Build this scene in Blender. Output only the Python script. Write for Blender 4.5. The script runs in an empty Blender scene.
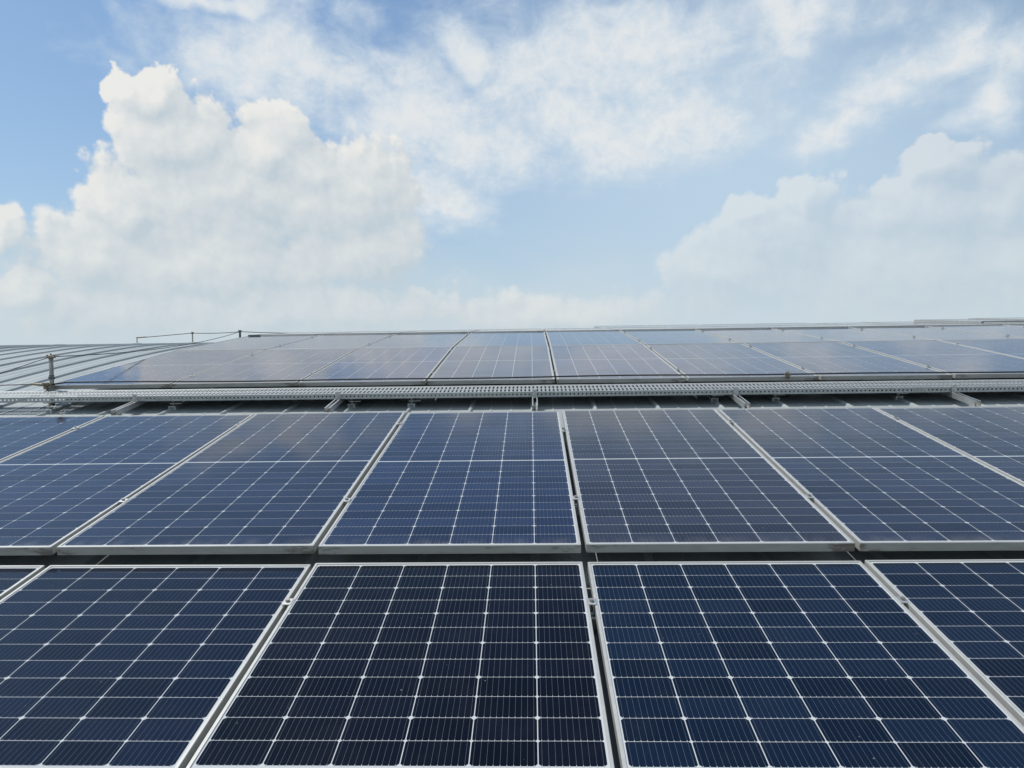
import bpy, bmesh, math, random
from math import radians, sin, cos, tan, pi, sqrt
from mathutils import Vector, Matrix

random.seed(7)
C = bpy.context.scene.collection
scene = bpy.context.scene

# ------------------------------------------------------------------ camera
cam_d = bpy.data.cameras.new('camera')
cam = bpy.data.objects.new('camera', cam_d)
C.objects.link(cam)
cr = Vector((0.99952858, 0.02784013, -0.01294424))
cu = Vector((0.0117701, 0.0419327, 0.99905111))
cf = Vector((-0.0283565, 0.99873248, -0.04158525))
M3 = Matrix((cr, cu, -cf)).transposed()
cam.matrix_world = M3.to_4x4()
cam_d.sensor_width = 36.0
cam_d.lens = 695.75 / 1024 * 36.0
cam_d.clip_start = 0.05
cam_d.clip_end = 20000
scene.camera = cam

# ------------------------------------------------------------------ exposure
scene.view_settings.view_transform = 'Standard'
scene.view_settings.look = 'None'
scene.view_settings.gamma = 1
scene.view_settings.use_curve_mapping = False
scene.view_settings.exposure = 0.0

# ------------------------------------------------------------------ node helper
class NT:
    def __init__(self, tree):
        self.t = tree
    def new(self, kind, **kw):
        n = self.t.nodes.new(kind)
        for k, v in kw.items():
            setattr(n, k, v)
        return n
    def put(self, sock, v):
        if v is None:
            return
        if hasattr(v, 'is_output'):
            self.t.links.new(v, sock)
        else:
            sock.default_value = v
    def m(self, op, a=None, b=None, c=None, clamp=False):
        n = self.new('ShaderNodeMath', operation=op, use_clamp=clamp)
        for i, v in enumerate((a, b, c)):
            self.put(n.inputs[i], v)
        return n.outputs[0]
    def v(self, op, a=None, b=None, c=None, s=None):
        n = self.new('ShaderNodeVectorMath', operation=op)
        for i, v in enumerate((a, b, c)):
            self.put(n.inputs[i], v)
        if s is not None:
            self.put(n.inputs['Scale'], s)
        return n.outputs['Value'] if op in ('LENGTH', 'DOT_PRODUCT', 'DISTANCE') else n.outputs[0]
    def step(self, x, lo, hi, a=0.0, b=1.0):
        n = self.new('ShaderNodeMapRange', interpolation_type='SMOOTHSTEP')
        for i, v in enumerate((x, lo, hi, a, b)):
            self.put(n.inputs[i], v)
        return n.outputs[0]
    def mix(self, f, a, b, blend='MIX'):
        n = self.new('ShaderNodeMix', data_type='RGBA', blend_type=blend)
        self.put(n.inputs[0], f)
        self.put(n.inputs[6], a)
        self.put(n.inputs[7], b)
        return n.outputs[2]
    def noise(self, vec, scale, detail=4, rough=0.5, dist=0.0, col=False, lac=2.0, dim='3D'):
        n = self.new('ShaderNodeTexNoise', noise_dimensions=dim)
        self.put(n.inputs['Vector'], vec)
        self.put(n.inputs['Scale'], scale)
        self.put(n.inputs['Detail'], detail)
        self.put(n.inputs['Roughness'], rough)
        self.put(n.inputs['Lacunarity'], lac)
        self.put(n.inputs['Distortion'], dist)
        return n.outputs['Color'] if col else n.outputs[0]
    def xyz(self, x=0.0, y=0.0, z=0.0):
        n = self.new('ShaderNodeCombineXYZ')
        for i, v in enumerate((x, y, z)):
            self.put(n.inputs[i], v)
        return n.outputs[0]
    def sep(self, v):
        n = self.new('ShaderNodeSeparateXYZ')
        self.put(n.inputs[0], v)
        return n.outputs

# ------------------------------------------------------------------ sun
SUN_AZ, SUN_EL = -62.0, 60.0          # degrees, azimuth from +Y towards +X
sd = bpy.data.lights.new('sun', 'SUN')
sd.energy = 3.4
sd.angle = radians(0.53)
sd.color = (1.0, 0.955, 0.89)
sun = bpy.data.objects.new('sun', sd)
C.objects.link(sun)
sv = Vector((sin(radians(SUN_AZ)) * cos(radians(SUN_EL)), cos(radians(SUN_AZ)) * cos(radians(SUN_EL)), sin(radians(SUN_EL))))
sun.rotation_euler = sv.to_track_quat('Z', 'Y').to_euler()

# ------------------------------------------------------------------ sky with clouds (directions in degrees of azimuth, elevation)
CUM = [(-28.61, 18.43, 2.31, 2.31), (-30.37, 18.61, 1.62, 1.26), (-26.76, 15.37, 4.12, 3.72), (-20.2, 15.4, 4.0, 3.0), (-17.0, 13.8, 3.4, 3.2), (-23.66, 12.17, 7.33, 5.71), (-30.51, 10.93, 2.25, 3.07), (-15.97, 11.86, 6.86, 4.64), (-32.72, 6.86, 3.12, 2.2), (-25.53, 7.0, 11.55, 4.39), (-13.2, 8.2, 4.8, 3.3), (-36.25, 4.66, 2.44, 1.6), (-37.73, 8.74, 1.28, 1.79), (-22.13, 3.33, 18.99, 3.05), (21.24, 11.56, 2.35, 2.0), (17.41, 10.59, 2.33, 1.62), (19.57, 8.43, 6.03, 3.33), (15.19, 5.8, 4.95, 2.78), (30.13, 12.68, 2.35, 1.82), (33.94, 9.75, 3.57, 3.19), (28.37, 9.23, 5.21, 2.73), (27.48, 5.56, 10.62, 4.22), (34.43, 5.7, 5.9, 3.91), (2.38, 2.98, 10.5, 2.12)]
ALTO = [(5.79, 22.34, 14.04, 5.04), (12.78, 17.69, 8.33, 3.51), (-9.56, 19.03, 8.3, 4.24), (-4.79, 16.22, 6.45, 3.69), (5.74, 17.45, 10.28, 4.33), (18.67, 23.64, 7.08, 2.12), (-3.86, 23.27, 5.63, 2.67), (30.92, 19.57, 6.9, 2.62), (26.1, 18.35, 3.81, 1.91), (34.0, 16.83, 2.68, 2.02), (-22.91, 25.03, 7.67, 0.97), (-19.46, 21.14, 10.18, 3.3), (23.52, 15.8, 3.99, 2.01), (-8.89, 12.42, 5.6, 3.81)]

def blob_chain(n, P, blobs, smooth):
    acc = None
    for (a, e, ra, re) in blobs:
        q = n.v('MULTIPLY_ADD', P, (1 / ra, 1 / re, 0), (-a / ra, -e / re, 0))
        d = n.m('SUBTRACT', 1.0, n.v('LENGTH', q))
        acc = d if acc is None else n.m('SMOOTH_MAX', acc, d, smooth)
    return acc

def cloud_group():
    g = bpy.data.node_groups.new('cloud_field', 'ShaderNodeTree')
    g.interface.new_socket('P', in_out='INPUT', socket_type='NodeSocketVector')
    g.interface.new_socket('D', in_out='OUTPUT', socket_type='NodeSocketFloat')
    n = NT(g)
    P = n.new('NodeGroupInput').outputs[0]
    w1 = n.v('MULTIPLY', n.v('SUBTRACT', n.noise(P, 0.17, 2, 0.5, col=True, dim='2D'), (0.5, 0.5, 0.5)), (3.6, 2.6, 0))
    w2 = n.v('MULTIPLY', n.v('SUBTRACT', n.noise(P, 0.55, 4, 0.55, col=True, dim='2D'), (0.5, 0.5, 0.5)), (1.5, 1.3, 0))
    Q = n.v('ADD', n.v('ADD', P, w1), w2)
    b = blob_chain(n, Q, CUM, 0.18)
    def puff(scale, src):
        vo = n.new('ShaderNodeTexVoronoi', feature='SMOOTH_F1', voronoi_dimensions='2D')
        n.put(vo.inputs['Vector'], src)
        n.put(vo.inputs['Scale'], scale)
        vo.inputs['Smoothness'].default_value = 0.22
        return n.m('SUBTRACT', 0.45, vo.outputs['Distance'])
    Pw = n.v('ADD', P, n.v('MULTIPLY', w2, (0.45, 0.45, 0)))
    d = n.m('MULTIPLY_ADD', puff(0.36, Pw), 0.40, n.m('ADD', b, 0.13))
    d = n.m('MULTIPLY_ADD', puff(1.05, Pw), 0.21, d)
    d = n.m('MULTIPLY_ADD', puff(2.7, Pw), 0.07, d)
    d = n.m('MULTIPLY_ADD', n.m('SUBTRACT', n.noise(P, 2.6, 4, 0.5, dim='2D'), 0.5), 0.09, d)
    o = n.new('NodeGroupOutput')
    n.put(o.inputs[0], d)
    return g

world = bpy.data.worlds.new('World')
scene.world = world
world.use_nodes = True
wt = world.node_tree
wt.nodes.clear()
n = NT(wt)
tc = n.new('ShaderNodeTexCoord').outputs['Generated']
dv = n.v('NORMALIZE', tc)
dx, dy, dz = n.sep(dv)
A = n.m('MULTIPLY', n.m('ARCTAN2', dx, dy), 180 / pi)
E = n.m('MULTIPLY', n.m('ARCSINE', dz), 180 / pi)
P = n.xyz(A, E, 0.0)
sky = n.new('ShaderNodeTexSky', sky_type='NISHITA')
sky.sun_disc = False
sky.sun_elevation = radians(SUN_EL)
sky.sun_rotation = radians(SUN_AZ)
sky.air_density = 1.0
sky.dust_density = 1.2
sky.ozone_density = 1.6
WS = 0.1                                # world strength; cloud radiances below are divided by it
def rad(r, g, b):
    return (r / WS, g / WS, b / WS, 1.0)
base = n.mix(1.0, sky.outputs[0], (0.70, 0.95, 1.12, 1), 'MULTIPLY')
# the sky deepens towards the zenith
base = n.mix(1.0, base, n.mix(n.step(E, 27.0, 48.0), (1, 1, 1, 1), (0.42, 0.50, 0.62, 1)), 'MULTIPLY')
# humid haze low over the horizon
hz = n.m('POWER', 2.718, n.m('MULTIPLY', n.m('MAXIMUM', E, 0.0), -1 / 13.0))
base = n.mix(n.m('MULTIPLY', hz, 0.9), base, rad(0.545, 0.665, 0.75))
vq = n.v('LENGTH', n.v('MULTIPLY_ADD', P, (1 / 40.0, 1 / 22.0, 0), (-17 / 40.0, -14 / 22.0, 0)))
base = n.mix(n.step(vq, 1.0, 0.0, 0.0, 0.74), base, rad(0.565, 0.71, 0.835))
# high, thin, mottled cloud
zz = n.m('MAXIMUM', n.m('ADD', dz, 0.12), 0.03)
pl = n.xyz(n.m('DIVIDE', dx, zz), n.m('DIVIDE', dy, zz), 0.0)
aw = n.v('MULTIPLY', n.v('SUBTRACT', n.noise(P, 0.11, 3, 0.55, col=True, dim='2D'), (0.5, 0.5, 0.5)), (11.0, 6.0, 0))
ab = blob_chain(n, n.v('ADD', P, aw), ALTO, 0.3)
f1 = n.noise(n.v('MULTIPLY', P, (0.75, 1.0, 1.0)), 0.30, 8, 0.62, 0.25, dim='2D')
f2 = n.noise(pl, 7.0, 6, 0.65, 0.4, dim='2D')
af = n.m('ADD', n.m('MULTIPLY', n.m('SUBTRACT', f1, 0.5), 1.45), n.m('MULTIPLY', n.m('SUBTRACT', f2, 0.5), 0.55))
ad = n.m('ADD', n.m('MULTIPLY', n.m('MAXIMUM', ab, -0.9), 1.1), af)
aa = n.m('MULTIPLY', n.step(ad, -0.45, 0.80), 0.92)
# broken cloud over the rest of the sky, behind the camera
aa = n.m('MAXIMUM', aa, n.m('MULTIPLY', n.step(n.m('ABSOLUTE', A), 60.0, 110.0), n.step(f1, 0.36, 0.62, 0.35, 0.85)))
acol = n.mix(n.step(n.m('ADD', ad, n.m('MULTIPLY', n.m('SUBTRACT', n.noise(P, 0.9, 7, 0.66, 0.3, dim='2D'), 0.5), 1.7)), -0.15, 1.35), rad(0.60, 0.705, 0.80), rad(0.80, 0.82, 0.825))
c1 = n.mix(aa, base, acol)
# milky low stratus
low = n.m('MULTIPLY', n.step(n.m('ADD', E, n.m('MULTIPLY', n.noise(n.v('MULTIPLY', P, (0.35, 1.0, 1.0)), 0.35, 5, 0.55, dim='2D'), 6.0)), 14.0, 4.0), 0.75)
c1 = n.mix(low, c1, rad(0.60, 0.69, 0.75))
# cumulus
grp = cloud_group()
def field(vec):
    k = n.new('ShaderNodeGroup')
    k.node_tree = grp
    n.put(k.inputs[0], vec)
    return k.outputs[0]
D0 = field(P)
D1 = field(n.v('ADD', P, (-0.55, 0.75, 0.0)))
D2 = field(n.v('ADD', P, (-1.9, 1.9, 0.0)))
lit = n.m('ADD', n.m('MULTIPLY', n.m('SUBTRACT', D0, D1), 0.62), n.m('MULTIPLY', n.m('SUBTRACT', D0, D2), 0.36))
rim = n.m('MULTIPLY', n.step(D0, 0.55, 0.08), n.step(n.m('SUBTRACT', D0, D1), 0.04, 0.30))
lit = n.m('MULTIPLY_ADD', rim, 0.38, lit)
lit = n.m('ADD', lit, 0.36, clamp=True)
hf = n.m('POWER', 2.718, n.m('MULTIPLY', n.m('MAXIMUM', E, 0.0), -1 / 6.5))   # air in front of low cloud
soft = n.m('MULTIPLY_ADD', hf, 0.80, 0.10)
ca = n.step(D0, n.m('MULTIPLY', hf, -0.22), soft)
ccol = n.mix(lit, rad(0.53, 0.61, 0.67), rad(0.86, 0.85, 0.815))
ccol = n.mix(n.m('MULTIPLY', hf, 0.9), ccol, rad(0.56, 0.655, 0.71))
c2 = n.mix(n.m('MULTIPLY', ca, n.step(A, 2.0, 12.0, 0.97, 0.52)), c1, ccol)
# below the horizon the world is the dull ground haze
c3 = n.mix(n.step(E, -3.0, -0.5), rad(0.20, 0.23, 0.22), c2)
bg = n.new('ShaderNodeBackground')
n.put(bg.inputs[0], c3)
bg.inputs[1].default_value = WS
wo = n.new('ShaderNodeOutputWorld')
wt.links.new(bg.outputs[0], wo.inputs[0])
world.cycles.sampling_method = 'NONE'
scene.cycles.max_bounces = 5
scene.cycles.diffuse_bounces = 2
scene.cycles.glossy_bounces = 3

# ------------------------------------------------------------------ materials
def mat(name):
    m = bpy.data.materials.new(name)
    m.use_nodes = True
    t = m.node_tree
    b = t.nodes['Principled BSDF']
    return m, NT(t), b

def objco(n):
    return n.new('ShaderNodeTexCoord').outputs['Object']

GLASS_IOR = 1.40
def glass_coat(n, b, co):
    """AR-coated solar glass: a clear coat with a very slight waviness."""
    b.inputs['Specular IOR Level'].default_value = 0.0
    b.inputs['Coat Weight'].default_value = 1.0
    b.inputs['Coat IOR'].default_value = GLASS_IOR
    oi = n.new('ShaderNodeObjectInfo')
    off = n.v('SCALE', n.xyz(oi.outputs['Random'], oi.outputs['Random'], 0.0), s=37.0)
    c = n.v('ADD', co, off)
    film = n.noise(c, 3.0, 5, 0.6)
    n.put(b.inputs['Coat Roughness'], n.m('MULTIPLY_ADD', film, 0.08, 0.035))
    bp = n.new('ShaderNodeBump')
    bp.inputs['Strength'].default_value = 0.10
    bp.inputs['Distance'].default_value = 0.004
    n.put(bp.inputs['Height'], n.noise(c, 2.2, 2, 0.5))
    t = n.t
    t.links.new(bp.outputs[0], b.inputs['Coat Normal'])
    return oi, c

def dusted(n, col, c, co, amount=1.0):
    """fine dust film, thicker along the lower edge, with scattered specks"""
    x, y, z = n.sep(co)
    film = n.m('MULTIPLY', n.step(n.noise(c, 5.5, 6, 0.65), 0.42, 0.85), 0.014 * amount)
    low = n.m('MULTIPLY', n.step(y, 0.10, 0.01), n.m('MULTIPLY', n.step(n.noise(n.v('MULTIPLY', c, (1.0, 0.4, 1.0)), 16.0, 5, 0.65), 0.35, 0.75), 0.16 * amount))
    sp = n.new('ShaderNodeTexVoronoi')
    n.put(sp.inputs['Vector'], c)
    sp.inputs['Scale'].default_value = 34.0
    rnd = n.sep(sp.outputs['Color'])[0]
    dot = n.m('LESS_THAN', sp.outputs['Distance'], n.m('MULTIPLY', n.m('POWER', rnd, 9.0), 0.10))
    f = n.m('ADD', n.m('ADD', film, low), n.m('MULTIPLY', dot, 0.30 * amount), clamp=True)
    # dried run-off marks down the slope and a few bird droppings
    run = n.step(n.noise(n.v('MULTIPLY', c, (13.0, 0.9, 1.0)), 1.6, 5, 0.7), 0.60, 0.82)
    f = n.m('ADD', f, n.m('MULTIPLY', run, n.m('MULTIPLY', n.noise(c, 2.0, 3), 0.035 * amount)), clamp=True)
    sp2 = n.new('ShaderNodeTexVoronoi')
    n.put(sp2.inputs['Vector'], n.v('ADD', n.v('MULTIPLY', c, (1.0, 0.7, 1.0)), n.v('SCALE', n.v('SUBTRACT', n.noise(c, 40.0, 3, col=True), (0.5, 0.5, 0.5)), s=0.02)))
    sp2.inputs['Scale'].default_value = 2.1
    rn2 = n.sep(sp2.outputs['Color'])
    drop = n.m('MULTIPLY', n.m('GREATER_THAN', rn2[0], 0.80), n.step(sp2.outputs['Distance'], n.m('MULTIPLY_ADD', rn2[1], 0.020, 0.012), 0.006))
    f = n.m('MAXIMUM', f, n.m('MULTIPLY', drop, 0.35 * amount))
    return n.mix(f, col, (0.50, 0.48, 0.43, 1))

# silicon cell
m_cell, n, b = mat('silicon_cell')
co = objco(n)
oi, c = glass_coat(n, b, co)
geo = n.new('ShaderNodeNewGeometry')
isl = geo.outputs['Random Per Island']
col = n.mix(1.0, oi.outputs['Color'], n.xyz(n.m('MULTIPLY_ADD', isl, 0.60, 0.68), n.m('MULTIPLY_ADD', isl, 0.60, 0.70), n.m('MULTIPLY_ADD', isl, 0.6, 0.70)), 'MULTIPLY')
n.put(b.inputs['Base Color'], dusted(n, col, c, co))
b.inputs['Roughness'].default_value = 0.6
# white backsheet seen between the cells
m_back, n, b = mat('white_backsheet')
co = objco(n)
oi, c = glass_coat(n, b, co)
n.put(b.inputs['Base Color'], n.mix(n.noise(c, 6, 4), (0.50, 0.52, 0.53, 1), (0.60, 0.62, 0.62, 1)))
# busbar wires
m_bus, n, b = mat('tinned_busbar')
co = objco(n)
oi, c = glass_coat(n, b, co)
b.inputs['Base Color'].default_value = (0.12, 0.14, 0.17, 1)
b.inputs['Roughness'].default_value = 0.5

# anodised frame
def frame_mat():
    m, n, b = mat('anodised_frame')
    co = objco(n)
    oi = n.new('ShaderNodeObjectInfo')
    c = n.v('ADD', co, n.v('SCALE', n.xyz(oi.outputs['Random'], oi.outputs['Random'], oi.outputs['Random']), s=53.0))
    x, y, z = n.sep(co)
    nrm = n.sep(n.new('ShaderNodeNewGeometry').outputs['Normal'])
    blot = n.noise(n.v('MULTIPLY', c, (5.0, 20.0, 22.0)), 2.0, 6, 0.68)
    ends = n.m('ADD', n.step(x, 0.86, 1.04, 0.0, 0.22), n.step(x, 0.16, 0.0, 0.0, 0.10))
    front = n.m('MULTIPLY', n.step(y, 0.012, 0.0005), n.step(z, -0.002, -0.004))
    dirt = n.m('MULTIPLY', n.step(n.m('ADD', blot, ends), 0.50, 0.74), n.m('MULTIPLY_ADD', front, 0.75, 0.10))
    dirt = n.m('MAXIMUM', dirt, n.m('MULTIPLY', front, n.m('MULTIPLY_ADD', blot, 0.5, 0.05)))
    col = n.mix(n.noise(c, 9.0, 5, 0.6), (0.44, 0.45, 0.43, 1), (0.56, 0.565, 0.54, 1))
    col = n.mix(dirt, col, (0.13, 0.115, 0.09, 1))
    ax = n.m('MINIMUM', x, n.m('SUBTRACT', 1.04, x))
    ay = n.m('MINIMUM', y, n.m('SUBTRACT', 2.10, y))
    seam = n.m('MULTIPLY', n.m('LESS_THAN', n.m('ABSOLUTE', n.m('SUBTRACT', ax, ay)), 0.0007), n.m('GREATER_THAN', z, -0.002))
    col = n.mix(n.m('MULTIPLY', seam, 0.7), col, (0.10, 0.10, 0.10, 1))
    n.put(b.inputs['Base Color'], col)
    b.inputs['Metallic'].default_value = 0.3
    n.put(b.inputs['Roughness'], n.m('MULTIPLY_ADD', n.noise(c, 25.0, 3), 0.2, 0.42))
    return m
m_frame = frame_mat()

def metal(name, ca, cb, metallic=0.7, rough=0.45, scale=9.0, rust=0.0, rustcol=(0.16, 0.085, 0.04, 1)):
    m, n, b = mat(name)
    co = objco(n)
    col = n.mix(n.step(n.noise(co, scale, 6, 0.65), 0.3, 0.7), ca, cb)
    if rust:
        col = n.mix(n.m('MULTIPLY', n.step(n.noise(co, scale * 3.1, 6, 0.7), 0.52, 0.68), rust), col, rustcol)
    n.put(b.inputs['Base Color'], col)
    b.inputs['Metallic'].default_value = metallic
    n.put(b.inputs['Roughness'], n.m('MULTIPLY_ADD', n.noise(co, scale * 4, 3), 0.22, rough - 0.1))
    return m
m_alu = metal('mill_aluminium', (0.56, 0.57, 0.56, 1), (0.68, 0.69, 0.67, 1), 0.75, 0.42)
m_galv = metal('galvanised_steel', (0.34, 0.37, 0.36, 1), (0.46, 0.48, 0.47, 1), 0.35, 0.5, 22.0, 0.15)
m_post = metal('aged_galvanised_pipe', (0.26, 0.26, 0.23, 1), (0.38, 0.38, 0.34, 1), 0.3, 0.55, 25.0, 0.3)
m_bolt = metal('weathered_bolt_steel', (0.30, 0.29, 0.26, 1), (0.42, 0.39, 0.34, 1), 0.7, 0.5, 40.0, 0.6)
m_rust = metal('browned_steel_fitting', (0.23, 0.19, 0.14, 1), (0.36, 0.31, 0.24, 1), 0.5, 0.6, 40.0, 0.5)
m_wire = metal('dark_wire_rope', (0.025, 0.025, 0.025, 1), (0.06, 0.055, 0.05, 1), 0.2, 0.6, 60.0)
m_dark = metal('dark_sheet_metal', (0.09, 0.095, 0.10, 1), (0.14, 0.145, 0.15, 1), 0.3, 0.55, 12.0)

# roof sheet
m_roof, n, b = mat('zinc_alume_roof_sheet')
co = objco(n)
x, y, z = n.sep(co)
st = n.noise(n.v('MULTIPLY', co, (9.0, 0.5, 1.0)), 1.0, 7, 0.65)
bl = n.noise(n.v('MULTIPLY', co, (0.8, 0.5, 1.0)), 1.0, 5, 0.6)
pan = n.new('ShaderNodeTexWhiteNoise', noise_dimensions='1D')
n.put(pan.inputs['W'], n.m('FLOOR', n.m('DIVIDE', n.m('ADD', x, 100.002), 0.489)))
k = n.m('ADD', n.m('MULTIPLY', st, 0.55), n.m('MULTIPLY', bl, 0.45))
k = n.m('ADD', k, n.m('MULTIPLY', n.m('SUBTRACT', pan.outputs['Value'], 0.5), 0.10))
col = n.mix(n.step(k, 0.32, 0.68), (0.30, 0.335, 0.335, 1), (0.405, 0.435, 0.43, 1))
col = n.mix(n.m('MULTIPLY', n.step(n.noise(co, 3.0, 8, 0.72), 0.56, 0.78), 0.35), col, (0.20, 0.19, 0.165, 1))
n.put(b.inputs['Base Color'], col)
b.inputs['Metallic'].default_value = 0.05
b.inputs['Specular IOR Level'].default_value = 0.3
n.put(b.inputs['Roughness'], n.m('MULTIPLY_ADD', st, 0.25, 0.38))
# wall sheet, ground
m_wall = metal('painted_wall_sheet', (0.42, 0.44, 0.44, 1), (0.50, 0.51, 0.50, 1), 0.0, 0.6, 1.5)
m_ground, n, b = mat('yard_ground')
co = objco(n)
g1 = n.noise(co, 0.02, 8, 0.6)
n.put(b.inputs['Base Color'], n.mix(n.step(g1, 0.42, 0.58), (0.10, 0.11, 0.06, 1), (0.20, 0.18, 0.14, 1)))
b.inputs['Roughness'].default_value = 0.9

# ------------------------------------------------------------------ mesh helpers
def link(name, bm, mats, parent=None, loc=(0, 0, 0), smooth=False):
    me = bpy.data.meshes.new(name)
    bmesh.ops.recalc_face_normals(bm, faces=bm.faces)
    bm.to_mesh(me)
    bm.free()
    for m in (mats if isinstance(mats, (list, tuple)) else [mats]):
        me.materials.append(m)
    if smooth:
        for p in me.polygons:
            p.use_smooth = True
    o = bpy.data.objects.new(name, me)
    o.location = loc
    C.objects.link(o)
    if parent:
        o.parent = parent
    return o

def tag(o, label, cat, group=None, kind=None):
    if label: o['label'] = label
    if cat: o['category'] = cat
    if group: o['group'] = group
    if kind: o['kind'] = kind
    return o

def thing(name, label, cat, loc=(0, 0, 0), rot=(0, 0, 0), group=None):
    o = bpy.data.objects.new(name, None)
    o.empty_display_size = 0.1
    o.location = loc
    o.rotation_euler = rot
    C.objects.link(o)
    return tag(o, label, cat, group)

def copy_tree(o, parent=None):
    c = o.copy()
    C.objects.link(c)
    if parent: c.parent = parent
    for ch in o.children:
        copy_tree(ch, c)
    return c

def box(bm, x0, x1, y0, y1, z0, z1, bev=0.0, M=None):
    r = bmesh.ops.create_cube(bm, size=1.0)
    vs = r['verts']
    for v in vs:
        v.co = Vector((x0 + (v.co.x + .5) * (x1 - x0), y0 + (v.co.y + .5) * (y1 - y0), z0 + (v.co.z + .5) * (z1 - z0)))
    if bev:
        es = list({e for v in vs for e in v.link_edges})
        vs = list({v for f in bmesh.ops.bevel(bm, geom=es, offset=bev, segments=1, affect='EDGES')['faces'] for v in f.verts} | {v for v in vs if v.is_valid})
    if M is not None:
        for v in vs: v.co = M @ v.co
    return vs

def tube(bm, pts, r, seg=10, cap=True):
    pts = [Vector(p) for p in pts]
    rings = []
    for i, p in enumerate(pts):
        t = (pts[min(i + 1, len(pts) - 1)] - pts[max(i - 1, 0)]).normalized()
        a = t.cross(Vector((0, 0, 1)) if abs(t.z) < 0.9 else Vector((1, 0, 0))).normalized()
        b2 = t.cross(a)
        rr = r[i] if isinstance(r, (list, tuple)) else r
        rings.append([bm.verts.new(p + a * rr * cos(2 * pi * k / seg) + b2 * rr * sin(2 * pi * k / seg)) for k in range(seg)])
    for A_, B_ in zip(rings, rings[1:]):
        for k in range(seg):
            bm.faces.new((A_[k], A_[(k + 1) % seg], B_[(k + 1) % seg], B_[k]))
    if cap:
        bm.faces.new(rings[0]); bm.faces.new(rings[-1])

def hexnut(bm, c, axis, r, h):
    axis = Vector(axis).normalized()
    tube(bm, [Vector(c) - axis * h / 2, Vector(c) + axis * h / 2], r, 6)

# ------------------------------------------------------------------ roof profile
PROF = [(-9.0, -3.14), (-6.0, -2.52), (-3.0, -1.935), (0.57, -1.286), (2.667, -0.903), (3.7, -0.705), (4.77, -0.508), (5.66, -0.362), (6.7, -0.19),
        (7.74, -0.035), (8.8, 0.095), (9.85, 0.195), (10.8, 0.238), (11.6, 0.254), (12.3, 0.258)]
def roof_z(y):
    if y > 12.3:
        y = 24.6 - y
    k = 0
    while k < len(PROF) - 2 and PROF[k + 1][0] < y: k += 1
    def slope(i):
        a = PROF[max(i - 1, 0)]; c = PROF[min(i + 1, len(PROF) - 1)]
        return 0.0 if i == len(PROF) - 1 else (c[1] - a[1]) / (c[0] - a[0])
    (y0, z0), (y1, z1) = PROF[k], PROF[k + 1]
    h = y1 - y0; t = (y - y0) / h
    return ((2 * t**3 - 3 * t**2 + 1) * z0 + (t**3 - 2 * t**2 + t) * h * slope(k) + (-2 * t**3 + 3 * t**2) * z1 + (t**3 - t**2) * h * slope(k + 1))
def roof_tilt(y):
    return math.atan((roof_z(y + 0.05) - roof_z(y - 0.05)) / 0.1)

RIB, RIBX = 0.476, 0.005
def rib_x(i):
    return RIBX + i * RIB if i >= -8 else -4.36 + (i + 9) * 0.395
RX0, RX1, RY0, RY1 = -13.2, 13.2, -9.0, 33.6
building = thing('factory_building', 'large shed under a grey ribbed metal roof that curves up behind the panels', 'building', (0, 12.3, -9.0))
bm = bmesh.new()
sect = []
i0 = -31; i1 = int(math.floor((RX1 - RIBX) / RIB))
sect.append((RX0, 0.0))
for i in range(i0, i1 + 1):
    xr = rib_x(i)
    for dx_, dz_ in ((-0.021, 0.0), (-0.009, 0.018), (-0.005, 0.020), (0.005, 0.020), (0.009, 0.018), (0.021, 0.0)):
        sect.append((xr + dx_, dz_))
    for f_ in (0.33, 0.66):            # two shallow stiffening flutes in each pan
        xf = xr + (rib_x(i + 1) - xr) * f_
        for dx_, dz_ in ((-0.014, 0.0), (-0.006, 0.004), (0.006, 0.004), (0.014, 0.0)):
            sect.append((xf + dx_, dz_))
sect = [s for s in sect if RX0 <= s[0] <= RX1]
ys = [RY0 + 0.4 * i for i in range(int((RY1 - RY0) / 0.4) + 1)]
grid = [[bm.verts.new((x_, y_ - 12.3, roof_z(y_) + dz_ + 9.0)) for x_, dz_ in sect] for y_ in ys]
for r0, r1 in zip(grid, grid[1:]):
    for k in range(len(sect) - 1):
        bm.faces.new((r0[k], r0[k + 1], r1[k + 1], r1[k]))
link('roof', bm, m_roof, building)
# ridge capping
bm = bmesh.new()
yy = [-0.30, -0.2, -0.1, 0, 0.1, 0.2, 0.30]
for seg in range(11):
    xa = RX0 + seg * 2.4; xb = xa + 2.41
    dzs = 0.003 * (seg % 2)
    ra = [bm.verts.new((xa, y_, roof_z(12.3 + y_) + 9.0 + 0.026 + dzs + 0.012 * (1 - (y_ / 0.3)**2))) for y_ in yy]
    rb = [bm.verts.new((xb, y_, roof_z(12.3 + y_) + 9.0 + 0.026 + dzs + 0.012 * (1 - (y_ / 0.3)**2))) for y_ in yy]
    for k in range(len(yy) - 1): bm.faces.new((ra[k], rb[k], rb[k + 1], ra[k + 1]))
link('ridge_cap', bm, m_roof, building)
for nm, x0_, x1_, y0_, y1_ in (('wall', -13.0, -12.8, -20.9, 20.9), ('wall', 12.8, 13.0, -20.9, 20.9)):
    bm = bmesh.new()
    prof = [(-20.9, 0.0)] + [(y_, roof_z(12.3 + y_) + 9.0 - 0.02) for y_ in [-20.9 + 41.8 * i / 40 for i in range(41)]] + [(20.9, 0.0)]
    a_ = [bm.verts.new((x0_, p_[0], p_[1])) for p_ in prof]; b_ = [bm.verts.new((x1_, p_[0], p_[1])) for p_ in prof]
    bm.faces.new(a_); bm.faces.new(b_)
    for k in range(len(prof)):
        k2 = (k + 1) % len(prof)
        bm.faces.new((a_[k], a_[k2], b_[k2], b_[k]))
    link(nm, bm, m_wall, building)
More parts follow.
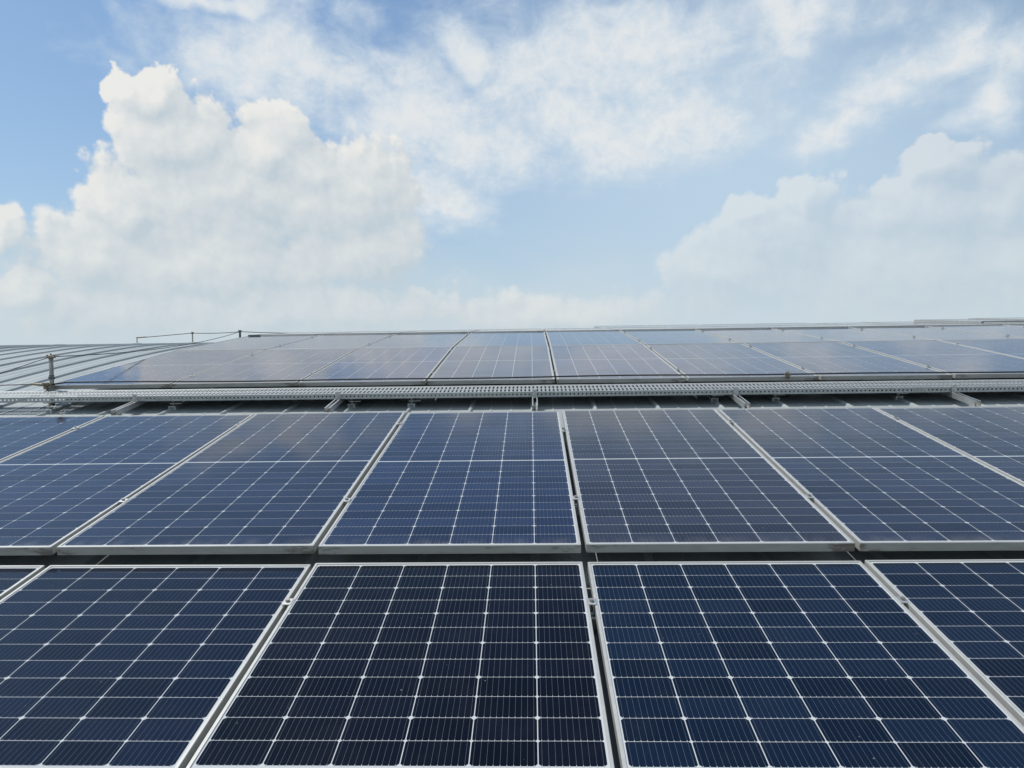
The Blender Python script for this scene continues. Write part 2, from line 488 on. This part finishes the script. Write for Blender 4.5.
for y0_, y1_ in ((-20.9, -20.7), (20.7, 20.9)):
    bm = bmesh.new()
    box(bm, -12.79, 12.79, y0_, y1_, 0, roof_z(-8.5) + 9.0 - 0.05)
    link('wall', bm, m_wall, building)

bm = bmesh.new()
bmesh.ops.create_grid(bm, x_segments=8, y_segments=8, size=4000)
g_ = link('ground', bm, m_ground, None, (0, 0, -9.004))
g_['kind'] = 'structure'

# ------------------------------------------------------------------ solar panels
PW_, PL, TH = 1.04, 2.10, 0.035
PITCH, X1 = 1.06, 0.1970241
def frame_bm():
    bm = bmesh.new()
    lip = 0.0105
    loops = []
    b_ = 0.0012
    for (ix, z) in ((0.0, -TH), (0.0, -b_), (b_, 0.0), (lip - b_ * .5, 0.0), (lip, -b_ * .5), (lip, -0.006), (0.0025, -0.0065), (0.0025, -TH + 0.002), (0.022, -TH + 0.002), (0.022, -TH)):
        loops.append([bm.verts.new(p) for p in ((ix, ix, z), (PW_ - ix, ix, z), (PW_ - ix, PL - ix, z), (ix, PL - ix, z))])
    N = len(loops)
    for i in range(N):
        a_, c_ = loops[i], loops[(i + 1) % N]
        for k in range(4):
            bm.faces.new((a_[k], a_[(k + 1) % 4], c_[(k + 1) % 4], c_[k]))
    # shallow bead along the foot of each long face
    for (x0_, x1_, y0_, y1_) in ((0.0, PW_, -0.0016, 0.0), (0.0, PW_, PL, PL + 0.0016)):
        box(bm, x0_ + 0.002, x1_ - 0.002, y0_, y1_, -TH + 0.0005, -TH + 0.006)
    return bm
def cells_bm():
    bm = bmesh.new()
    def quad(x0_, x1_, y0_, y1_, z, mi):
        f = bm.faces.new([bm.verts.new(p) for p in ((x0_, y0_, z), (x1_, y0_, z), (x1_, y1_, z), (x0_, y1_, z))])
        f.material_index = mi
    quad(0.003, PW_ - 0.003, 0.003, PL - 0.003, -0.0030, 1)
    mx, my, mid = 0.0160, 0.021, 0.013
    gx, gy = 0.0029, 0.0019
    cw = (PW_ - 2 * mx - 5 * gx) / 6
    ch = (PL - 2 * my - mid - 22 * gy) / 24
    for half in range(2):
        yb = my + half * (12 * ch + 11 * gy + mid)
        for i in range(6):
            xa = mx + i * (cw + gx)
            for j in range(12):
                ya = yb + j * (ch + gy)
                big, sml = 0.0070, 0.0042
                cb, ct = (big, sml) if j % 2 == 0 else (sml, big)
                x_, y_ = xa, ya
                pts = [(x_ + cb, y_), (x_ + cw - cb, y_), (x_ + cw, y_ + cb), (x_ + cw, y_ + ch - ct), (x_ + cw - ct, y_ + ch), (x_ + ct, y_ + ch), (x_, y_ + ch - ct), (x_, y_ + cb)]
                f = bm.faces.new([bm.verts.new((p[0], p[1], -0.0027)) for p in pts])
                f.material_index = 0
                for w in range(10):           # solder tabs bridging to the next cell
                    xb = xa + cw * (w + 0.5) / 10
                    quad(xb - 0.0007, xb + 0.0007, ya - 0.0025, ya + 0.0030, -0.0023, 1)
            for w in range(10):
                xb = xa + cw * (w + 0.5) / 10
                quad(xb - 0.00033, xb + 0.00033, yb - 0.003, yb + 12 * ch + 11 * gy + 0.003, -0.0024, 2)
    return bm

def link_up(name, bm, mats, parent):
    me = bpy.data.meshes.new(name)
    for f in bm.faces:
        f.normal_update()
        if f.normal.z < 0: f.normal_flip()
    bm.to_mesh(me); bm.free()
    for m in mats: me.materials.append(m)
    o = bpy.data.objects.new(name, me)
    C.objects.link(o); o.parent = parent
    return o

panel0 = thing('solar_panel', '', 'solar panel')
link('frame', frame_bm(), m_frame, panel0)
link_up('cell_sheet', cells_bm(), [m_cell, m_back, m_bus], panel0)

T1, T2, T3, T4, T5, T6 = (radians(a) for a in (10.358, 9.926, 8.208, 6.085, 2.9, 3.4))
r1y, r1z = 2.66702 - PL * cos(T1), -0.80295 - PL * sin(T1)
ROWS = [  # name, y, z of the front edge, tilt, first, last column, columns in view
    ('front', r1y, r1z, T1, -3, 3, (-2, 2)),
    ('second', 2.70584, -0.74591, T2, -4, 4, (-3, 3)),
    ('third', 5.65831, -0.19993, T3, -3, 6, (-3, 5)),
    ('fourth', 7.75668, 0.10201, T4, -3, 8, (-3, 7)),
    ('fifth', 9.872, 0.339, T5, -3, 9, (-3, 8)),
    ('sixth', 12.03, 0.438, T6, 2, 9, (2, 9)),
]
ORD = ['first', 'second', 'third', 'fourth', 'fifth', 'sixth', 'seventh', 'eighth', 'ninth', 'tenth', 'eleventh', 'twelfth', 'thirteenth']
WHERE = {
    'front': 'in the nearest row',
    'second': 'in the row just before the cable tray',
    'third': 'in the row right behind the tray',
    'fourth': 'in the second row behind the tray',
    'fifth': 'in the third row behind the tray',
    'sixth': 'in the short farthest row at the ridge',
}
GROUP = {
    'front': 'solar panels of the nearest row', 'second': 'solar panels of the row in front of the tray',
    'third': 'solar panels of the row behind the tray', 'fourth': 'solar panels of the second row behind the tray',
    'fifth': 'solar panels of the third row behind the tray', 'sixth': 'solar panels of the farthest short row',
}
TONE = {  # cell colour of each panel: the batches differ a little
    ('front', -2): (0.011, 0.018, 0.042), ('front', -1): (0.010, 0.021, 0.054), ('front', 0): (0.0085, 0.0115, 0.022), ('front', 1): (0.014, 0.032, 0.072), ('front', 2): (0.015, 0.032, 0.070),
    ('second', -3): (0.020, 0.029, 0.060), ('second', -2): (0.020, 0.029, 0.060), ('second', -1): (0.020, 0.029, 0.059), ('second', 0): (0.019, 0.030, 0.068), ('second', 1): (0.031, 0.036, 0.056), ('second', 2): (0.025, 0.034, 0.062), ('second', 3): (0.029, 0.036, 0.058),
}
first = True
ROWINFO = {}
for name, y, z, t, ja, jb, (va, vb) in ROWS:
    ROWINFO[name] = (y, z, t)
    for j in range(ja, jb + 1):
        o = panel0 if first else copy_tree(panel0)
        first = False
        yy_, zz_ = y, z
        if name == 'sixth' and j >= 8:
            zz_ += 0.035 + 0.012 * (j - 8)
        o.location = (X1 + (j - 1) * PITCH + 0.01 + random.uniform(-0.0015, 0.0015), yy_ + random.uniform(-0.002, 0.002), zz_ + random.uniform(-0.001, 0.001))
        o.rotation_euler = (t + random.uniform(-0.0022, 0.0022), random.uniform(-0.0018, 0.0018), random.uniform(-0.0008, 0.0008))
        cnt = j - va
        if j < va or j > vb:
            lab = 'solar panel just past the %s edge, %s' % ('left' if j < va else 'right', WHERE[name])
        elif name == 'front':
            lab = {-2: 'dark blue solar panel at the left edge, only its corner showing, in the nearest row', -1: 'dark navy solar panel in the nearest row, left of the blackish one',
                   0: 'blackest solar panel with crisp white grid, bottom centre of the nearest row', 1: 'navy solar panel in the nearest row, right of the blackish one',
                   2: 'solar panel cut off by the right edge in the nearest row'}[j]
        elif j == va:
            lab = 'leftmost solar panel %s' % WHERE[name]
        elif j == vb:
            lab = 'rightmost solar panel in view %s' % WHERE[name]
        else:
            lab = '%s solar panel from the left %s' % (ORD[cnt], WHERE[name])
        if name == 'sixth' and j >= 8:
            lab = ('raised solar panel with a dark gap below it, far right at the ridge' if j == 8 else 'last raised solar panel at the ridge, cut by the right edge')
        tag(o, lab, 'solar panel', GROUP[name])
        tone = TONE.get((name, j), (0.046 + random.uniform(-.006, .006), 0.064 + random.uniform(-.006, .006), 0.128 + random.uniform(-.010, .010)))  # far rows: dust and bluish sky reflection put into the cell colour
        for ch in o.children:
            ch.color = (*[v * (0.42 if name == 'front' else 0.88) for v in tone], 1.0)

# ------------------------------------------------------------------ rails under the rows
def rail_bm(length):
    bm = bmesh.new()
    # open-topped extrusion, origin at the left end, top at z=0
    pts = [(-0.020, -0.040), (0.020, -0.040), (0.020, 0.0), (0.006, 0.0), (0.006, -0.006), (0.015, -0.006), (0.015, -0.034), (-0.015, -0.034), (-0.015, -0.006), (-0.006, -0.006), (-0.006, 0.0), (-0.020, 0.0)]
    a_ = [bm.verts.new((0, p[0], p[1])) for p in pts]; b_ = [bm.verts.new((length, p[0], p[1])) for p in pts]
    for k in range(len(pts)):
        k2 = (k + 1) % len(pts)
        bm.faces.new((a_[k], a_[k2], b_[k2], b_[k]))
    bm.faces.new(a_); bm.faces.new(b_)
    return bm
for name, y, z, t, ja, jb, vis in ROWS:
    for q, s in (('lower', 0.49), ('upper', 1.78)):
        xl = X1 + (ja - 1) * PITCH - 0.03
        yy_ = y + s * cos(t) + (TH + 0.002) * sin(t); zz_ = z + s * sin(t) - (TH + 0.002) * cos(t)
        L_ = (jb - ja + 1) * PITCH + 0.08
        o = link('mounting_rail', rail_bm(L_), m_alu, None, (xl, yy_, zz_))
        o.rotation_euler = (t, 0, 0)
        tag(o, 'mounting rail under the %s half of panels %s' % (q, WHERE[name].split(',')[0]), 'rail', 'mounting rails under the panels')

# ------------------------------------------------------------------ clamps between neighbouring panels
clamp0 = thing('panel_clamp', '', 'clamp')
bm = bmesh.new()
box(bm, -0.0165, 0.0165, -0.02, 0.02, 0.0008, 0.0040, 0.0008)
box(bm, -0.0085, -0.0055, -0.02, 0.02, -0.03, 0.001)
box(bm, 0.0055, 0.0085, -0.02, 0.02, -0.03, 0.001)
link('clamp_plate', bm, m_alu, clamp0)
bm = bmesh.new()
tube(bm, [(0, 0, 0.0045), (0, 0, 0.0125)], 0.0075, 10)
link('bolt', bm, m_bolt, clamp0)
first = True
GAPX = lambda k: X1 + (k - 1) * PITCH
for name, ks, ss in (('front', range(-1, 3), (1.803,)), ('second', range(-2, 4), (0.485, 1.76)), ('third', range(-2, 6), (0.375, 1.76)), ('fourth', range(-2, 8), (0.45, 1.70))):
    y, z, t = ROWINFO[name]
    for i, k in enumerate(ks):
        for s in ss:
            s2 = s + (random.uniform(-0.04, 0.05) if s > 1.0 and name != 'front' else random.uniform(-0.008, 0.008))
            if name == 'second' and s > 1: s2 = {0: 1.80, 1: 1.593, 2: 1.760, 3: 1.814, -1: 1.808, -2: 1.77}[k]
            o = clamp0 if first else copy_tree(clamp0)
            first = False
            o.location = (GAPX(k), y + s2 * cos(t), z + s2 * sin(t))
            o.rotation_euler = (t, 0, 0)
            end = '' if len(ss) == 1 else ('lower ' if s < 1 else 'upper ')
            pos = 'leftmost' if i == 0 else ('rightmost' if i == len(ks) - 1 else ORD[i])
            tag(o, '%sclamp in the %s panel gap, %s' % (end, pos + ('' if i in (0, len(ks) - 1) else ' from left'), WHERE[name].replace('in the ', '').replace('short ', '')), 'clamp', 'clamps between panels, ' + WHERE[name].split(',')[0])

# ------------------------------------------------------------------ perforated cable tray
TRX0, TRX1 = -6.2, 5.6
TY, TZ, TT = 5.35, -0.2845, radians(9.6)
tray = thing('cable_tray', 'long perforated galvanised steel tray running along the front of the third panel row', 'cable tray', (TRX0, TY, TZ), (TT, 0, 0))
def perforated(x_len, pitch, slot, ycuts, hole_rows, plane):
    """sheet with real slots; plane(x, y) maps to 3D"""
    bm = bmesh.new()
    xs = []
    k = 0
    while k * pitch < x_len:
        xs += [k * pitch, k * pitch + slot]; k += 1
    V = [[bm.verts.new(plane(x_, y_)) for y_ in ycuts] for x_ in xs]
    for i in range(len(xs) - 1):
        for j in range(len(ycuts) - 1):
            if i % 2 == 0 and j in hole_rows: continue
            bm.faces.new((V[i][j], V[i + 1][j], V[i + 1][j + 1], V[i][j + 1]))
    bmesh.ops.recalc_face_normals(bm, faces=bm.faces)
    bmesh.ops.solidify(bm, geom=bm.faces[:], thickness=0.0016)
    return bm
W = 0.25
L_ = TRX1 - TRX0
link('perforated_top', perforated(L_, 0.0315, 0.0135, [0.0, 0.022, 0.095, 0.125, 0.198, W], (1, 3), lambda x_, y_: (x_, y_, 0.0)), m_galv, tray)
link('side_rail', perforated(L_, 0.0315, 0.0125, [-0.0025, -0.013, -0.026, -0.038], (1,), lambda x_, y_: (x_, -0.0022, y_)), m_galv, tray)
link('side_rail', perforated(L_, 0.0315, 0.0125, [-0.0025, -0.013, -0.026, -0.038], (1,), lambda x_, y_: (x_, W + 0.0022, y_)), m_galv, tray)
bm = bmesh.new()
box(bm, -3.72 - TRX0, L_, 0.001, W + 0.065, -0.0405, -0.039)  # added sheet that blocks sun, darkening the roof strip and the tray holes
link('shade_sheet', bm, m_dark, tray)
bm = bmesh.new()
tube(bm, [(0, 0.0, -0.001), (L_, 0.0, -0.001)], 0.0028, 6)
tube(bm, [(0, -0.002, -0.038), (L_, -0.002, -0.038)], 0.0022, 6)
link('rolled_edge', bm, m_galv, tray)
for xj in (2.94, 0.02 - 2.9, -5.8):
    bm = bmesh.new()
    box(bm, xj - TRX0 - 0.06, xj - TRX0 + 0.06, -0.0065, -0.004, -0.036, -0.005)
    for dx_ in (-0.04, -0.015, 0.015, 0.04):
        hexnut(bm, (xj - TRX0 + dx_, -0.009, -0.02), (0, 1, 0), 0.0075, 0.006)
    link('joint_plate', bm, m_galv, tray)

# ------------------------------------------------------------------ channel brackets carrying the tray
def channel_bm(length):
    bm = bmesh.new()
    w, h, th = 0.0205, 0.041, 0.0025
    pts = [(-w, 0), (w, 0), (w, h), (w - 0.008, h), (w - 0.008, h - th), (w - th, h - th), (w - th, th), (-w + th, th), (-w + th, h - th), (-w + 0.008, h - th), (-w + 0.008, h), (-w, h)]
    a_ = [bm.verts.new((p[0], 0, p[1])) for p in pts]; b_ = [bm.verts.new((p[0], length, p[1])) for p in pts]
    for k in range(len(pts)):
        k2 = (k + 1) % len(pts)
        bm.faces.new((a_[k], a_[k2], b_[k2], b_[k]))
    return bm
brk0 = thing('channel_bracket', '', 'bracket')
link('channel', channel_bm(0.62), m_alu, brk0)
bm = bmesh.new()
box(bm, -0.017, 0.017, 0.292, 0.2955, 0.030, 0.098, 0.001)
hexnut(bm, (0, 0.290, 0.082), (0, 1, 0), 0.009, 0.008)
hexnut(bm, (0, 0.290, 0.058), (0, 1, 0), 0.008, 0.006)
link('tray_tab', bm, m_alu, brk0)
bm = bmesh.new()
box(bm, -0.024, 0.024, 0.010, 0.060, -0.030, -0.0005, 0.002)
hexnut(bm, (0.0, 0.035, 0.006), (0, 0, 1), 0.010, 0.009)
tube(bm, [(0.0, 0.035, 0.0), (0.0, 0.035, 0.030)], 0.005, 8)
link('foot', bm, m_bolt, brk0)
blab = ['channel bracket under the tray nearest the left edge', 'second channel bracket from the left under the tray', 'channel bracket seen end-on under the middle of the tray',
        'fourth channel bracket from the left under the tray', 'rightmost channel bracket under the tray']
for i, xb in enumerate((-3.10, -1.505, 0.022, 1.555, 3.19)):
    o = brk0 if i == 0 else copy_tree(brk0)
    yb = 5.06
    o.location = (xb, yb, TZ - 0.285 * sin(radians(9.6)) - 0.080)
    o.rotation_euler = (radians(9.6), 0, 0)
    tag(o, ('aluminium ' + blab[i]), 'bracket', 'channel brackets under the cable tray')

# ------------------------------------------------------------------ seam clamps on the roof ribs below the tray
sc0 = thing('seam_clamp', '', 'clamp')
bm = bmesh.new()
box(bm, -0.03, -0.0125, -0.03, 0.03, -0.03, 0.022, 0.003)
box(bm, 0.0125, 0.03, -0.03, 0.03, -0.03, 0.022, 0.003)
box(bm, -0.03, 0.03, -0.03, 0.03, 0.0225, 0.034, 0.003)
link('clamp_block', bm, m_alu, sc0)
bm = bmesh.new()
tube(bm, [(0, 0, 0.034), (0, 0, 0.085)], 0.006, 8)
hexnut(bm, (0, 0, 0.042), (0, 0, 1), 0.012, 0.010)
link('bolt', bm, m_bolt, sc0)
bm = bmesh.new()
hexnut(bm, (0.036, 0, -0.005), (1, 0, 0), 0.010, 0.014)
link('side_screw', bm, m_bolt, sc0)
bm = bmesh.new()
box(bm, -0.02, 0.075, -0.016, 0.016, 0.048, 0.054, 0.001)
link('angle_tab', bm, m_alu, sc0)
slab = ['below the lifeline post', 'right of the leftmost channel bracket', 'just right of the second channel bracket', 'above a panel gap left of centre', 'left of the fourth channel bracket', 'right of the fourth channel bracket', 'left of the rightmost channel bracket']
for i, (ri, yb) in enumerate(((-8, 5.38), (-6, 5.45), (-3, 5.46), (-2, 5.45), (3, 5.52), (4, 5.52), (6, 5.52))):
    o = sc0 if i == 0 else copy_tree(sc0)
    o.location = (rib_x(ri), yb, roof_z(yb) + 0.0205 - 0.022)
    o.rotation_euler = (roof_tilt(yb), 0, 0)
    tag(o, 'seam clamp on a roof rib under the tray, ' + slab[i], 'clamp', 'seam clamps under the cable tray')

# ------------------------------------------------------------------ lifeline posts and wires
PX, PY = -3.955, 5.625
zr = roof_z(PY)
post = thing('lifeline_post', 'grey tubular post with bolted clamps at the left end of the cable tray row', 'post', (PX, PY, zr))
top = 0.052 - zr
bm = bmesh.new()
tube(bm, [(0, 0, 0.0), (0, 0, top - 0.02)], 0.0165, 16)
link('tube', bm, m_post, post, smooth=True)
bm = bmesh.new()
tube(bm, [(0, 0, top - 0.033), (0, 0, top - 0.028), (0, 0, top - 0.012), (0, 0, top - 0.006)], [0.021, 0.024, 0.024, 0.018], 14)
for a_ in (-1, 1):
    box(bm, 0.014 * a_ - 0.006, 0.014 * a_ + 0.022 * a_, -0.012, 0.012, top - 0.028, top - 0.012, 0.002) if a_ > 0 else box(bm, -0.036, -0.008, -0.012, 0.012, top - 0.028, top - 0.012, 0.002)
    hexnut(bm, (0.028 * a_, 0, top - 0.006), (0, 0, 1), 0.008, 0.012)
hexnut(bm, (0, -0.024, top - 0.02), (0, 1, 0), 0.010, 0.012)
tube(bm, [(0, 0, top - 0.006), (0, 0, top + 0.010)], 0.006, 8)
link('top_clamp', bm, m_rust, post)
zc = -0.205 - zr
bm = bmesh.new()
tube(bm, [(0, 0, zc + 0.055), (0, 0, zc + 0.075)], 0.024, 14)
tube(bm, [(0, 0, zc + 0.08), (0, 0, zc + 0.088)], 0.020, 14)
link('collar', bm, m_dark, post)
bm = bmesh.new()
box(bm, -0.055, 0.012, -0.030, 0.022, zc - 0.018, zc + 0.022, 0.004)
for cx_, cz_ in ((-0.045, 0.014), (-0.012, 0.016), (-0.030, -0.014)):
    hexnut(bm, (cx_, -0.036, zc + cz_), (0, 1, 0), 0.015, 0.016)
    tube(bm, [(cx_, -0.03, zc + cz_), (cx_, -0.054, zc + cz_)], 0.006, 8)
tube(bm, [(-0.03, -0.01, zc - 0.018), (-0.03, -0.01, zc - 0.045)], 0.008, 8)
hexnut(bm, (-0.03, -0.01, zc - 0.035), (0, 0, 1), 0.013, 0.010)
link('base_clamp', bm, m_rust, post)
bm = bmesh.new()
box(bm, -0.05, 0.05, -0.05, 0.05, 0.0215, 0.028, 0.002)
link('base_plate', bm, m_galv, post)

def wire(name, pts, r, label, cat='wire', group='lifeline wires', m=m_wire, twist=True):
    bm = bmesh.new()
    tube(bm, pts, r, 6)
    o = link(name, bm, m, None, smooth=True)
    return tag(o, label, cat, group)
def sag(a_, b_, s, nseg=14):
    a_, b_ = Vector(a_), Vector(b_)
    return [a_.lerp(b_, i / nseg) - Vector((0, 0, 4 * s * (i / nseg) * (1 - i / nseg))) for i in range(nseg + 1)]
zw = -0.205
# along the front edge of the third row, lying on the frames
pts = [(PX - 0.02, PY - 0.035, zw + 0.004)]
xx = PX + 0.10
while xx < 6.2:
    ph = (xx - X1) / PITCH
    pts.append((xx, 5.652, -0.1905 + 0.006 * sin(xx * 2.1) * sin(xx * 0.9 + 1) + 0.009))
    xx += 0.18
wire('lifeline_wire', pts, 0.0068, 'thin dark steel wire stretched along the front edge of the row behind the tray')
# turnbuckle and wire running out to the left
tb = thing('turnbuckle', 'brown turnbuckle rod joining a wire to the left post clamp', 'turnbuckle', (PX - 0.055, PY - 0.01, zw))
bm = bmesh.new()
tube(bm, [(0, 0, 0.006), (-0.05, 0, 0.012), (-0.11, 0, 0.018)], [0.011, 0.012, 0.009], 8)
link('sleeve', bm, m_rust, tb)
bm = bmesh.new()
tube(bm, [(-0.11, 0, 0.018), (-0.16, 0, 0.014)], 0.005, 8)
link('eye_rod', bm, m_rust, tb)
wire('lifeline_wire', sag((PX - 0.20, PY - 0.01, zw + 0.013), (-8.2, PY + 0.05, zw + 0.02), 0.012), 0.0042, 'thin wire running out to the left edge from the post turnbuckle')
RP = [(-4.728, 11.2, 0.455, 'tallest dark ridge post, at the left end of the far panels'), (-5.585, 11.35, 0.442, 'thin ridge post in the middle of the three against the sky'), (-6.545, 11.4, 0.375, 'short thin ridge post at the left end of the ridge wire')]
for i, (px_, py_, pz_, lab) in enumerate(RP):
    zb = roof_z(py_)
    t_ = thing('ridge_post', lab, 'post', (px_, py_, zb), group='lifeline posts along the ridge')
    h = pz_ - zb
    bm = bmesh.new()
    rr = (0.017, 0.010, 0.008)[i]
    tube(bm, [(0, 0, 0.0), (0, 0, h)], rr, 10)
    link('tube', bm, m_dark if i == 0 else m_bolt, t_)
    bm = bmesh.new()
    if i < 2:
        tube(bm, [(0, 0, h - 0.03), (0, 0, h - 0.024), (0, 0, h + 0.004), (0, 0, h + 0.008)], [rr, rr + 0.010, rr + 0.010, rr * 0.7], 10)
        hexnut(bm, (0, -rr - 0.012, h - 0.012), (0, 1, 0), 0.012, 0.012)
    else:
        tube(bm, [(-0.01, 0, h - 0.006), (0.16, 0.0, h + 0.004)], 0.010, 8)
    link('wire_clamp', bm, m_rust if i else m_dark, t_)
    bm = bmesh.new()
    box(bm, -0.05, 0.05, -0.05, 0.05, 0.0215, 0.028, 0.002)
    link('base_plate', bm, m_galv, t_)
# high wires
wire('lifeline_wire', sag((PX, PY, 0.036), (-5.03, 3.675, -0.66), 0.02), 0.003, 'thin wire sloping down leftwards from the top of the near post')
wire('lifeline_wire', sag((PX, PY, 0.036), (RP[0][0], RP[0][1], 0.435), 0.075), 0.0042, 'long sagging wire from the near post top up to the tallest ridge post')
wire('lifeline_wire', sag((RP[2][0] + 0.1, RP[2][1], 0.37), (RP[1][0], RP[1][1], 0.43), 0.0), 0.006, 'ridge wire between the short post and the middle post')
wire('lifeline_wire', sag((RP[1][0], RP[1][1], 0.43), (RP[0][0], RP[0][1], 0.435), 0.012), 0.006, 'ridge wire between the middle post and the tallest post')
wire('lifeline_wire', sag((RP[0][0], RP[0][1], 0.437), (-3.6, 13.0, 0.47), 0.02), 0.006, 'ridge wire leading right from the tallest post behind the panels')
# dark bar at the left end of the fifth row
bm = bmesh.new()
box(bm, 0.0, 0.17, 0.0, 0.03, 0.0, 0.013, 0.003)
o = link('edge_bar', bm, m_dark, None, (-4.03, 9.812, 0.322))
o.rotation_euler = (T4, 0, 0)
tag(o, 'dark metal bar at the far left end of the third panel row behind the tray', 'bar')

# twisted wire knot near the right of the third row
kn = thing('wire_knot', 'brown twisted wire knot tied round the thin wire, right of centre', 'wire knot', (2.055, 5.645, -0.192))
bm = bmesh.new()
for q in range(5):
    a0 = q * 1.26
    pts = []
    for i in range(13):
        th = a0 + i * 0.5
        pts.append((0.026 * (i / 6 - 1) * (0.6 + 0.3 * (q % 2)), 0.010 * cos(th * 1.7), 0.022 * sin(th) + 0.003 * q - 0.004))
    tube(bm, pts, 0.0028, 6)
for q in range(4):
    a_ = 0.6 + q * 0.75
    tube(bm, [(0, 0, 0), (0.020 * cos(a_), -0.006, 0.026 * sin(a_)), (0.032 * cos(a_ + 0.3), -0.004, 0.038 * sin(a_ + 0.2))], 0.0024, 6)
link('twist', bm, m_rust, kn)
